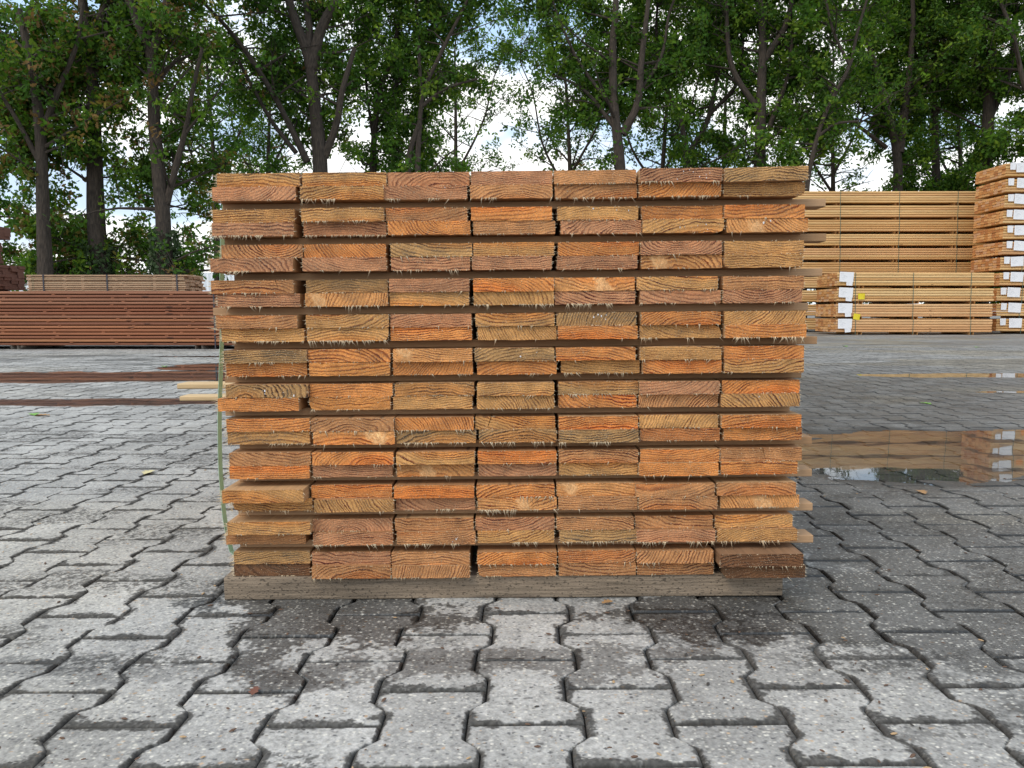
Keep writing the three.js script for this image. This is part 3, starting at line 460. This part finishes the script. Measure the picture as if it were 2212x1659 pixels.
{ // left: red brown hardwood, and packs on top of it
  const red = [plank(0.38, 0.14, 0.06, 0.7, 1.2, 0.6), plank(0.31, 0.11, 0.05, 0.7, 1.1, 0.7), plank(0.43, 0.17, 0.075, 0.7, 1.3, 0.5), plank(0.48, 0.21, 0.09, 0.7, 1.0, 0.8), plank(0.27, 0.10, 0.05, 0.7, 1.2, 0.5), plank(0.35, 0.15, 0.08, 0.7, 0.9, 0.6)];
  const st = rng(91);
  pack({ name: 'hardwood_stack', category: 'lumber stack', label: 'long red brown hardwood stack of thin sticker-spaced boards at the left', x: -9.4, y: 0, z: -12, L: 5.7, layers: 16, cols: 5, inner: true, h: 0.0405, w: 0.26, gap: 0.0125, lift: 0.062, mats: red, short: 0.004, zj: 0.024, jit: 0.04,
    sticks: (k) => Array.from({ length: 6 }, (_, i) => 0.3 + i * 0.98 + (st() - 0.5) * 0.5), bearers: [0.2, 1.62, 4.5, 5.4], bearMat: plank(0.42, 0.38, 0.33, 0.9), straps: [5.12 - 0.35], strapMat: blackMat, strapW: 0.02 });
  const plankB = part('bearer', box(0, 0, -0.12, 3.35, 0.034, 0), plank(0.62, 0.55, 0.46, 0.85), scene.children.find((o) => o.name === 'hardwood_stack'), 'pale grey batten under the boards'); plankB.position.set(1.72, 0.027, -0.01);
  const grey = [plank(0.50, 0.34, 0.22, 0.85, 1, 0.6), plank(0.44, 0.29, 0.18, 0.85, 1, 0.7), plank(0.56, 0.41, 0.27, 0.85, 1, 0.5)];
  const yTop = 0.062 + 16 * 0.053 - 0.0125 + 0.004;
  const gs = rng(17);
  const pk = pack({ label: 'weathered tan board pack with black straps on the red brown stack', x: -7.70, y: yTop + 0.001, z: -12.3, L: 2.56, layers: 9, inner: true, cols: 5, h: 0.022, w: 0.14, gap: 0.007, lift: 0.012, mats: grey, short: 0.03, zj: 0.02, jit: 0.03, sticks: (k) => [0.02, 0.55 + 0.05 * gs(), 0.86, 1.3 + 0.3 * gs(), 2.0, 2.3], bearers: [0.3, 1.3, 2.3], straps: [0.26, 1.27, 2.38], strapMat: blackMat, strapW: 0.022 });
  part('strap', box(-0.011, 0.01, 0.008, 0.011, 0.27, 0.011), greenMat, pk, 'green strap').position.x = 0.09;
  const dark = [plank(0.17, 0.075, 0.05, 0.8), plank(0.13, 0.06, 0.045, 0.8), plank(0.20, 0.09, 0.06, 0.8)];
  let y = yTop + 0.001;
  const three = [['lowest', 8, -8.27, dark.concat([]), 0.05], ['middle', 7, -8.62, dark, 0.05], ['topmost', 4, -8.44, dark, 0.05]];
  three.forEach(([which, layers, xr, mats, hh], i) => {
    const L = 1.6, p = pack({ label: `dark brown board pack at the left edge, ${which} of three`, group: 'dark brown packs at the left edge', x: xr - L, y, z: -12.45, L, layers, inner: true, cols: 4, h: hh - 0.006, w: 0.17, gap: 0.006, lift: 0.045, mats, short: 0.02, endAt: 'right', zj: 0.05, jit: 0.05, sticks: () => [0.3, 0.9, 1.5], stickMat: grey[2], bearers: [0.25, 1.3] });
    y += 0.045 + layers * hh;
  });
}
// ---------------------------------------------------------------- white corrugated shed far behind on the left
{
  const shed = thing('warehouse', 'low white corrugated metal shed seen beneath the trees at the left', 'shed', null, [-44, 0, -58]);
  const pos = [], idx = [], n = 160; for (let i = 0; i <= n; i++) { const x = i * 0.16, z = (i & 1) * 0.06; pos.push(x, 0, z, x, 3.5, z); if (i < n) { const a = 2 * i; idx.push(a, a + 2, a + 1, a + 1, a + 2, a + 3); } }
  part('wall', geom(pos, idx).toNonIndexed(), matte(0.72, 0.75, 0.78, 0.5, { side: THREE.DoubleSide }), shed); shed.children[0].geometry.computeVertexNormals();
  part('roof', box(-0.2, 3.5, -12, 25.9, 3.65, 0.3), matte(0.55, 0.57, 0.6, 0.6), shed); part('side_wall', box(25.5, 0, -12, 25.6, 3.5, -0.05), matte(0.7, 0.73, 0.76, 0.5), shed);
}
// ---------------------------------------------------------------- oaks
const barkTex = (() => { const W = 256, H = 512, d = new Uint8Array(W * H * 4); for (let j = 0; j < H; j++) for (let i = 0; i < W; i++) { const q = 4 * (j * W + i), v = 0.55 + 0.5 * (fbm(i / 9, j / 40, 3, 3) - 0.5) * 1.6 + (hash(i, j, 8) - 0.5) * 0.1; d[q] = d[q + 1] = d[q + 2] = sb(clamp(v, 0.1, 1)); d[q + 3] = 255; } return tex(d, W, H, true, true); })();
const barkMat = new THREE.MeshStandardMaterial({ color: rgb(0.095, 0.072, 0.054), map: barkTex, bumpMap: barkTex, bumpScale: 0.02, roughness: 0.95 });
function limbGeo(pts, r0, r1, seg = 7, step = 0.35, flare = 0) {
  const curve = new THREE.CatmullRomCurve3(pts), L = curve.getLength(), n = Math.max(2, Math.ceil(L / step)), pos = [], uv = [], idx = [], T = new THREE.Vector3(), A = new THREE.Vector3(), B = new THREE.Vector3(), up = new THREE.Vector3(0.31, 0.2, 0.93).normalize();
  for (let i = 0; i <= n; i++) {
    const t = i / n, p = curve.getPointAt(t); curve.getTangentAt(t, T); A.crossVectors(T, up).normalize(); B.crossVectors(T, A);
    const r = mix(r0, r1, Math.pow(t, 0.85)) * (1 + flare * Math.exp(-t * L / 0.5));
    for (let k = 0; k <= seg; k++) { const a = k / seg * 2 * Math.PI, lump = 1 + 0.10 * (seg > 6 ? vnoise(k % seg * 1.3 + pts[0].x * 9, t * L * 1.5, 5) - 0.5 : 0); pos.push(p.x + (A.x * Math.cos(a) + B.x * Math.sin(a)) * r * lump, p.y + (A.y * Math.cos(a) + B.y * Math.sin(a)) * r * lump, p.z + (A.z * Math.cos(a) + B.z * Math.sin(a)) * r * lump); uv.push(k / seg * Math.max(1, Math.round(r0 * 8)), t * L * 0.7); }
    if (i < n) for (let k = 0; k < seg; k++) { const a = i * (seg + 1) + k, b = a + seg + 1; idx.push(a, a + 1, b, b, a + 1, b + 1); }
  }
  return [geom(pos, idx, uv), curve];
}
// one lobed leaf, then a sprig of leaves
function leafGeo(len, wid, M) {
  const half = [[0, 0.04], [0.16, 0.30], [0.26, 0.16], [0.44, 0.50], [0.54, 0.26], [0.74, 0.46], [0.84, 0.22], [1, 0]];
  const v = []; half.forEach(([t, w]) => v.push([0, t * len, -0.12 * t * t * len], [w * wid, t * len, (w * 0.25 - 0.12 * t * t) * len * 0.6], [-w * wid, t * len, (w * 0.25 - 0.12 * t * t) * len * 0.6]));
  const pos = [], idx = []; const p = new THREE.Vector3(); for (const q of v) { p.set(...q).applyMatrix4(M); pos.push(p.x, p.y, p.z); }
  for (let i = 0; i < half.length - 1; i++) { const a = 3 * i, b = a + 3; idx.push(a, a + 1, b + 1, a, b + 1, b, a, b + 2, a + 2, a, b, b + 2); }
  return geom(pos, idx);
}
const sprigs = [0, 1, 2].map((s) => { const R = rng(900 + s), gs = []; for (let i = 0; i < 11; i++) { const M = new THREE.Matrix4(), e = new THREE.Euler(R() * 6.3, R() * 6.3, R() * 6.3), sc = 0.75 + 0.5 * R(); M.compose(new THREE.Vector3((R() - 0.5) * 0.4, (R() - 0.5) * 0.3, (R() - 0.5) * 0.4), new THREE.Quaternion().setFromEuler(e), new THREE.Vector3(sc, sc, sc)); gs.push(leafGeo(0.125, 0.078, M)); } return mergeGeometries(gs); });
const leafMat = new THREE.MeshPhysicalMaterial({ color: rgb(1, 1, 1), roughness: 0.95, specularIntensity: 0.3, transmission: 0.5, thickness: 0, side: THREE.DoubleSide });
const ivyMat = new THREE.MeshPhysicalMaterial({ color: rgb(0.045, 0.085, 0.022), roughness: 0.7, transmission: 0.2, thickness: 0, side: THREE.DoubleSide });
const OAKS = 'oaks along the yard edge';
// stems: lists of [px, py, radius m] at a distance; the first is the trunk
function oak({ D, stems, sprigN, label, seed, tint = 0, ivy, reach = 1, lowest = 1.0, topmost = 12.5 }) {
  const R = rng(seed), base = spot(stems[0][0][0], stems[0][0][1], D); base.y = 0;
  const t = thing('oak_tree', label, 'tree', OAKS, [base.x, 0, base.z]);
  const twigs = [], spots = [], v3 = (x, y, z) => new THREE.Vector3(x, y, z);
  stems.forEach((st, k) => {
    const zoff = k ? (R() - 0.5) * 0.8 : 0;
    const P = st.map(([x, y], i) => { const p = spot(x, y, D); return v3(p.x - base.x, p.y, (k ? (i / st.length) * zoff : 0)); });
    if (k === 0) { P.unshift(v3(0, -0.05, 0)); if (P[1].y < 0.6) P.splice(1, 1); }
    const last = P[P.length - 1], dir = last.clone().sub(P[P.length - 2]).normalize(); // carry on above the frame
    let r0 = st[0][2], r1 = st[st.length - 1][2];
    if (last.y > 8.2) { const more = clamp(topmost - last.y, 0.5, 4); P.push(v3(last.x + dir.x * more * 0.6 + (R() - 0.5), last.y + more * 0.6, last.z + (R() - 0.5) * 0.8), v3(last.x + dir.x * more + (R() - 0.5) * 1.6, last.y + more, last.z + (R() - 0.5) * 1.6)); r1 *= 0.3; }
    const [g, curve] = limbGeo(P, r0, r1, r0 > 0.1 ? 9 : 7, 0.3, k === 0 ? 0.35 : 0);
    part(k ? 'limb' : 'trunk', g, barkMat, t);
    const L = curve.getLength(), nb = Math.round(L * 2.7);
    for (let i = 0; i < nb; i++) {
      const s = k ? 0.10 + 0.9 * R() : 0.08 + 0.92 * Math.pow(R(), 1.3), p = curve.getPointAt(s); if (p.y < lowest) continue;
      let az = R() * 6.283; if (Math.sin(az) > 0.15 && R() < 0.7) az = -az; const up = 0.05 + 0.75 * R() - (p.y < 3.5 ? 0.35 : 0), len = (0.9 + 1.9 * R()) * reach * (k ? 0.85 : 1), d = v3(Math.cos(az), up, Math.sin(az)).normalize();
      const rr = Math.min(0.045, mix(r0, r1, s) * 0.5) * (0.4 + 0.6 * R()) + 0.006;
      const m = p.clone().addScaledVector(d, len * 0.5).add(v3((R() - 0.5) * 0.3, (R() - 0.3) * 0.3, (R() - 0.5) * 0.3)), e = p.clone().addScaledVector(d, len).add(v3((R() - 0.5) * 0.4, (R() - 0.4) * 0.5, (R() - 0.5) * 0.4));
      const [bg, bc] = limbGeo([p, m, e], rr, 0.006, 5, 0.5); twigs.push(bg);
      for (let q = 0; q < 5; q++) { const s2 = 0.25 + 0.75 * R(), p2 = bc.getPointAt(s2), d2 = v3(R() - 0.5, R() - 0.48, R() - 0.5).normalize().multiplyScalar(0.4 + 0.9 * R()), e2 = p2.clone().add(d2); twigs.push(limbGeo([p2, p2.clone().lerp(e2, 0.5).add(v3(0, 0.04, 0)), e2], 0.010, 0.004, 4, 0.4)[0]); spots.push([p2, e2]); }
      spots.push([m, e]);
    }
  });
  part('branches', mergeGeometries(twigs), barkMat, t).userData.kind = 'stuff';
  const green = [[0.075, 0.175, 0.010], [0.11, 0.22, 0.013], [0.05, 0.125, 0.010], [0.16, 0.26, 0.018], [0.065, 0.16, 0.016]], rust = [[0.22, 0.18, 0.035], [0.20, 0.12, 0.035]];
  const leafy = spots.filter(() => R() < 0.6); const M = new THREE.Matrix4(), Q = new THREE.Quaternion(), C = new THREE.Color(), per = [[], [], []];
  for (let i = 0; i < sprigN * 1.15; i++) {
    const [a, b] = leafy[(R() * leafy.length) | 0], p = a.clone().lerp(b, 0.35 + 0.75 * R()).add(v3((R() - 0.5) * 0.24, (R() - 0.5) * 0.2, (R() - 0.5) * 0.24)); if (p.y < 0.9) continue; if (p.z > 0.05 && R() < 0.8) p.z = -p.z;
    const s = 0.75 + 0.5 * R(); Q.setFromEuler(new THREE.Euler(R() * 6.3, R() * 6.3, R() * 6.3)); M.compose(p, Q, v3(s, s, s));
    const src = R() < tint * (0.3 + vnoise(p.x * 0.9, p.y * 0.9, seed)) ? rust[(R() * 2) | 0] : green[(R() * 5) | 0], k = 0.8 + 0.45 * R(); per[i % 3].push([M.clone(), C.setRGB(src[0] * k, src[1] * k, src[2] * k).clone()]);
  }
  per.forEach((list, i) => { const im = new THREE.InstancedMesh(sprigs[i], leafMat, list.length); im.name = 'crown'; im.castShadow = im.receiveShadow = true; im.userData.kind = 'stuff'; list.forEach(([m, c], k) => { im.setMatrixAt(k, m); im.setColorAt(k, c); }); t.add(im); });
  if (ivy) { // ivy leaves wrapped round the foot of the trunk
    const gs = [], trunk = new THREE.CatmullRomCurve3(stems[0].map(([x, y]) => { const p = spot(x, y, D); return v3(p.x - base.x, p.y, 0); }));
    for (let i = 0; i < 1500; i++) { const y = 0.4 + (ivy - 0.4) * Math.pow(R(), 1.2); let best = trunk.getPoint(0); for (let s = 0; s <= 1; s += 0.04) { const p = trunk.getPoint(s); if (Math.abs(p.y - y) < Math.abs(best.y - y)) best = p; } const a = R() * 6.283, r = stems[0][0][2] * 1.05 + 0.08 * R() * (y < 1.6 ? 2 : 1); M.compose(v3(best.x + Math.cos(a) * r, y, Math.sin(a) * r), Q.setFromEuler(new THREE.Euler(R() * 6.3, R() * 6.3, R() * 6.3)), v3(1, 1, 1)); gs.push(leafGeo(0.10, 0.10, M)); }
    part('ivy', mergeGeometries(gs), ivyMat, t, 'dark ivy round the foot of the trunk').userData.kind = 'stuff';
  }
  return t;
}
oak({ D: 19, seed: 1, sprigN: 1900, tint: 0.22, label: 'oak with a dark trunk behind the far left dark brown packs', stems: [[[98, 588, .21], [92, 420, .17], [88, 300, .15], [70, 150, .11], [40, 20, .08]], [[88, 300, .09], [120, 200, .07], [160, 90, .05], [170, 0, .04]], [[90, 360, .07], [40, 260, .05], [5, 200, .04]]] });
oak({ D: 20, seed: 2, sprigN: 1750, tint: 0.30, ivy: 2.3, label: 'tall straight oak with ivy at its foot, second trunk from the left', stems: [[[217, 590, .30], [208, 480, .24], [204, 330, .20], [197, 150, .17], [192, 90, .16], [178, 0, .10]], [[192, 90, .09], [222, 30, .06], [240, 0, .05]], [[205, 280, .05], [150, 170, .05], [120, 80, .035]], [[207, 165, .05], [228, 90, .035], [235, 20, .03]]] });
oak({ D: 19.5, seed: 3, sprigN: 1650, tint: 0.10, ivy: 2.6, label: 'ivy-footed oak with a long curved side limb, third trunk from the left', stems: [[[355, 590, .25], [352, 470, .20], [345, 400, .19], [332, 250, .16], [325, 120, .15], [298, 50, .10], [275, -10, .08]], [[325, 125, .10], [352, 60, .08], [372, -10, .06]], [[360, 440, .09], [385, 350, .08], [408, 270, .07], [422, 200, .06], [445, 110, .04]], [[335, 190, .05], [370, 140, .04], [410, 115, .03]], [[325, 100, .06], [322, 0, .05]]] });
oak({ D: 22, seed: 4, sprigN: 2100, tint: 0.03, label: 'largest fork-trunked oak, just above the left half of the front stack', stems: [[[692, 380, .33], [690, 330, .31], [680, 230, .29], [668, 130, .26], [640, 50, .15], [622, -10, .12]], [[672, 150, .17], [695, 60, .13], [735, -10, .10]], [[668, 120, .12], [665, 40, .10], [655, -10, .09]], [[664, 350, .10], [600, 220, .12], [545, 130, .11], [500, 70, .09], [430, -10, .06]], [[640, 330, .07], [585, 260, .07], [540, 180, .06], [490, 90, .04]], [[700, 340, .12], [728, 270, .10], [742, 200, .09], [770, 110, .06]]] });
oak({ D: 24, seed: 5, sprigN: 2000, label: 'slender leaning oak above the third column of front boards', stems: [[[806, 400, .17], [808, 300, .15], [820, 200, .13], [850, 110, .10], [870, -10, .07]], [[815, 240, .07], [860, 180, .06], [900, 110, .04], [950, 40, .03]], [[806, 300, .05], [790, 180, .05], [785, 60, .04]]] });
oak({ D: 23, seed: 6, sprigN: 1750, label: 'thin-stemmed oak with arching limbs left of the bright sky gap', stems: [[[902, 400, .13], [905, 290, .12], [915, 200, .10], [955, 110, .08], [1000, 20, .05]], [[910, 230, .06], [960, 190, .05], [1030, 165, .03]], [[912, 210, .06], [905, 130, .05], [900, 30, .04]], [[880, 390, .10], [885, 330, .09], [905, 270, .07]]] });
oak({ D: 23.5, seed: 7, sprigN: 2400, label: 'dense twin-stemmed oak right of the bright sky gap', stems: [[[1342, 400, .26], [1336, 320, .22], [1326, 220, .17], [1324, 100, .15], [1330, -10, .11]], [[1345, 290, .13], [1375, 230, .13], [1385, 130, .11], [1400, -10, .08]], [[1330, 280, .07], [1260, 190, .06], [1180, 150, .03]], [[1328, 240, .06], [1250, 130, .05], [1210, 40, .04]], [[1380, 200, .06], [1430, 120, .05], [1450, 20, .04]]] });
oak({ D: 25, seed: 8, sprigN: 2000, label: 'oak with a low fork between the twin-stemmed oak and the thick leafy one', stems: [[[1482, 400, .16], [1490, 330, .15], [1525, 270, .13], [1545, 190, .11], [1560, 90, .09], [1565, -10, .07]], [[1486, 350, .10], [1470, 260, .08], [1440, 190, .06], [1420, 80, .05]], [[1530, 250, .07], [1590, 180, .06], [1600, 60, .05]]] });
oak({ D: 24, seed: 9, sprigN: 2600, label: 'thick leafy oak above the right half of the front stack', stems: [[[1640, 400, .30], [1642, 300, .28], [1645, 180, .27], [1648, 110, .22], [1640, -10, .16]], [[1650, 130, .12], [1695, 60, .10], [1710, -10, .08]], [[1640, 240, .10], [1580, 150, .09], [1565, 40, .07]], [[1660, 280, .08], [1700, 170, .07], [1715, 60, .05]]] });
oak({ D: 22.8, seed: 10, sprigN: 900, label: 'thin oak leaning right over the end of the pale timber row', stems: [[[1745, 390, .11], [1762, 310, .10], [1785, 240, .09], [1808, 195, .08], [1836, 140, .07], [1852, 70, .06], [1876, -10, .05]], [[1762, 300, .05], [1800, 270, .05], [1850, 265, .03]], [[1835, 140, .05], [1800, 70, .04], [1785, 10, .03]]], reach: 0.8, lowest: 4 });
oak({ D: 26, seed: 11, sprigN: 2600, label: 'spreading oak above the middle of the pale timber row', stems: [[[1938, 440, .27], [1938, 340, .25], [1925, 270, .16], [1905, 200, .13], [1880, 110, .09], [1850, 20, .06]], [[1942, 330, .16], [1955, 240, .14], [1970, 130, .11], [1975, -10, .08]], [[1915, 320, .08], [1850, 270, .07], [1800, 240, .04]]] });
oak({ D: 27, seed: 12, sprigN: 2500, label: 'straight oak left of the tallest timber pile', stems: [[[2022, 440, .22], [2020, 300, .19], [2016, 150, .16], [2012, -10, .13]], [[2020, 250, .08], [2060, 160, .07], [2075, 50, .05]], [[2018, 220, .08], [1980, 120, .06], [1970, 10, .05]]] });
oak({ D: 25.5, seed: 13, sprigN: 3000, label: 'thick dark oak directly behind the tallest timber pile', stems: [[[2125, 440, .33], [2132, 300, .30], [2140, 150, .27], [2148, -10, .22]], [[2135, 260, .12], [2180, 160, .10], [2200, 30, .07]], [[2136, 220, .10], [2100, 110, .08], [2090, 0, .06]]] });
oak({ D: 24, seed: 14, sprigN: 1900, label: 'oak at the right edge, its trunk outside the picture', stems: [[[2260, 440, .25], [2255, 250, .21], [2250, 100, .17], [2245, -10, .14]], [[2256, 280, .1], [2215, 180, .08], [2190, 60, .06]]] });
oak({ D: 21, seed: 15, sprigN: 1700, tint: 0.12, label: 'oak at the left edge, its trunk outside the picture', stems: [[[-60, 588, .25], [-55, 300, .2], [-50, 100, .16], [-45, -10, .12]], [[-55, 330, .1], [0, 220, .08], [30, 90, .06]]] });

// a looser second row behind
[[470, 'back row oak left of the largest fork-trunked oak'], [575, 'back row oak under the long left limb of the forked oak'], [985, 'back row oak at the left rim of the bright sky gap'], [1235, 'back row oak at the right rim of the bright sky gap'], [1425, 'back row oak between the twin-stemmed and the low-forked oak'], [1560, 'back row oak left of the thick leafy oak'], [1800, 'back row oak over the left end of the pale timber row'], [2080, 'back row oak left of the thick dark oak']].forEach(([x, text], i) => {
  const q = (i * 37) % 50 - 25;
  oak({ D: 29 + (i * 7) % 4, seed: 40 + i, sprigN: 560, reach: 1.25, lowest: 2.2, topmost: 11, tint: x < 400 ? 0.15 : 0.02, label: text, stems: [[[x, 600, .16], [x + q * 0.2, 400, .13], [x + q * 0.7, 220, .10], [x + q, 90, .07]], [[x + q * 0.3, 380, .06], [x + 60, 260, .05], [x + 90, 150, .03]], [[x + q * 0.3, 420, .06], [x - 60, 320, .05], [x - 85, 200, .03]]] });
});

// ---------------------------------------------------------------- small things lying about
{
  const R = rng(321);
  const leafFlat = (len, wid) => { const M = new THREE.Matrix4().makeRotationX(-Math.PI / 2 + 0.06); return leafGeo(len, wid, M); };
  const G = leafFlat(0.09, 0.06), mats = { g: matte(0.16, 0.34, 0.05, 0.7, { side: THREE.DoubleSide }), y: matte(0.62, 0.55, 0.30, 0.7, { side: THREE.DoubleSide }), b: matte(0.36, 0.20, 0.08, 0.8, { side: THREE.DoubleSide }) };
  const lie = (px, py, mat, sc, label) => { const a = Math.atan((py - 829.5) / 1659) + PITCH, D = EYE / Math.tan(a), p = spot(px, py, D); const o = part('fallen_leaf', G, mat, scene); o.name = numbered('fallen_leaf'); o.position.set(p.x, Math.max(level(p.x, p.z), WATER) + 0.003, p.z); o.rotation.y = R() * 6.28; o.scale.setScalar(sc); o.userData = { label, category: 'leaf' }; };
  lie(333, 1015, mats.y, 0.75, 'cream fallen leaf on the pavers left of the stack');
  lie(72, 893, mats.g, 1.1, 'bright green fallen leaf farthest left, before the long thin puddle');
  lie(108, 897, mats.b, 0.9, 'brown fallen leaf beside the bright green one at the left');
  lie(1998, 1072, mats.b, 0.6, 'dry brown leaf on wet pavers at the edge of the right puddle');
  lie(1300, 1308, mats.b, 0.3, 'small dry brown leaf right against the front bearer');
  lie(555, 1483, matte(0.17, 0.07, 0.045, 0.85, { side: THREE.DoubleSide }), 0.3, 'small reddish bark scrap on the left foreground pavers');
  lie(1985, 872, mats.g, 0.9, 'green fallen leaf on wet ground between the right puddles');
  lie(1820, 748, mats.g, 1.6, 'green fallen leaf near the foot of the low timber pile');
  lie(2112, 750, mats.g, 1.6, 'green fallen leaf near the foot of the tallest timber pile');
  lie(355, 792, mats.g, 1.4, 'green fallen leaf lying in the left puddle');
  // bits of bark and wood on the pavers
  const chip = new THREE.IcosahedronGeometry(0.5, 0); chip.scale(1, 0.22, 0.45); const N = 1500, im = new THREE.InstancedMesh(chip, matte(1, 1, 1, 0.9), N), M = new THREE.Matrix4(), C = new THREE.Color();
  for (let i = 0; i < N; i++) {
    const D = 0.86 + 3.4 * R() ** 1.6, x = (R() - 0.5) * 2 * (D * 0.72), z = -D, s = 0.0022 + 0.011 * R() ** 4;
    M.compose(new THREE.Vector3(x, level(x, z) + s * 0.1 + 0.0006, z), new THREE.Quaternion().setFromEuler(new THREE.Euler(0, R() * 6.3, (R() - 0.5) * 0.3)), new THREE.Vector3(s, s, s)); im.setMatrixAt(i, M);
    const k = R(); if (k < 0.6) C.setRGB(0.12, 0.07, 0.045); else if (k < 0.8) C.setRGB(0.42, 0.28, 0.15); else C.setRGB(0.05, 0.045, 0.04); im.setColorAt(i, C);
  }
  im.name = 'wood_chips'; im.castShadow = im.receiveShadow = true; im.userData = { kind: 'stuff', label: 'scattered bits of bark and wood on the pavers', category: 'debris' }; scene.add(im);
}
scene.traverse((o) => { if (o.isMesh) { o.castShadow = true; o.receiveShadow = true; } });
renderer.render(scene, camera);
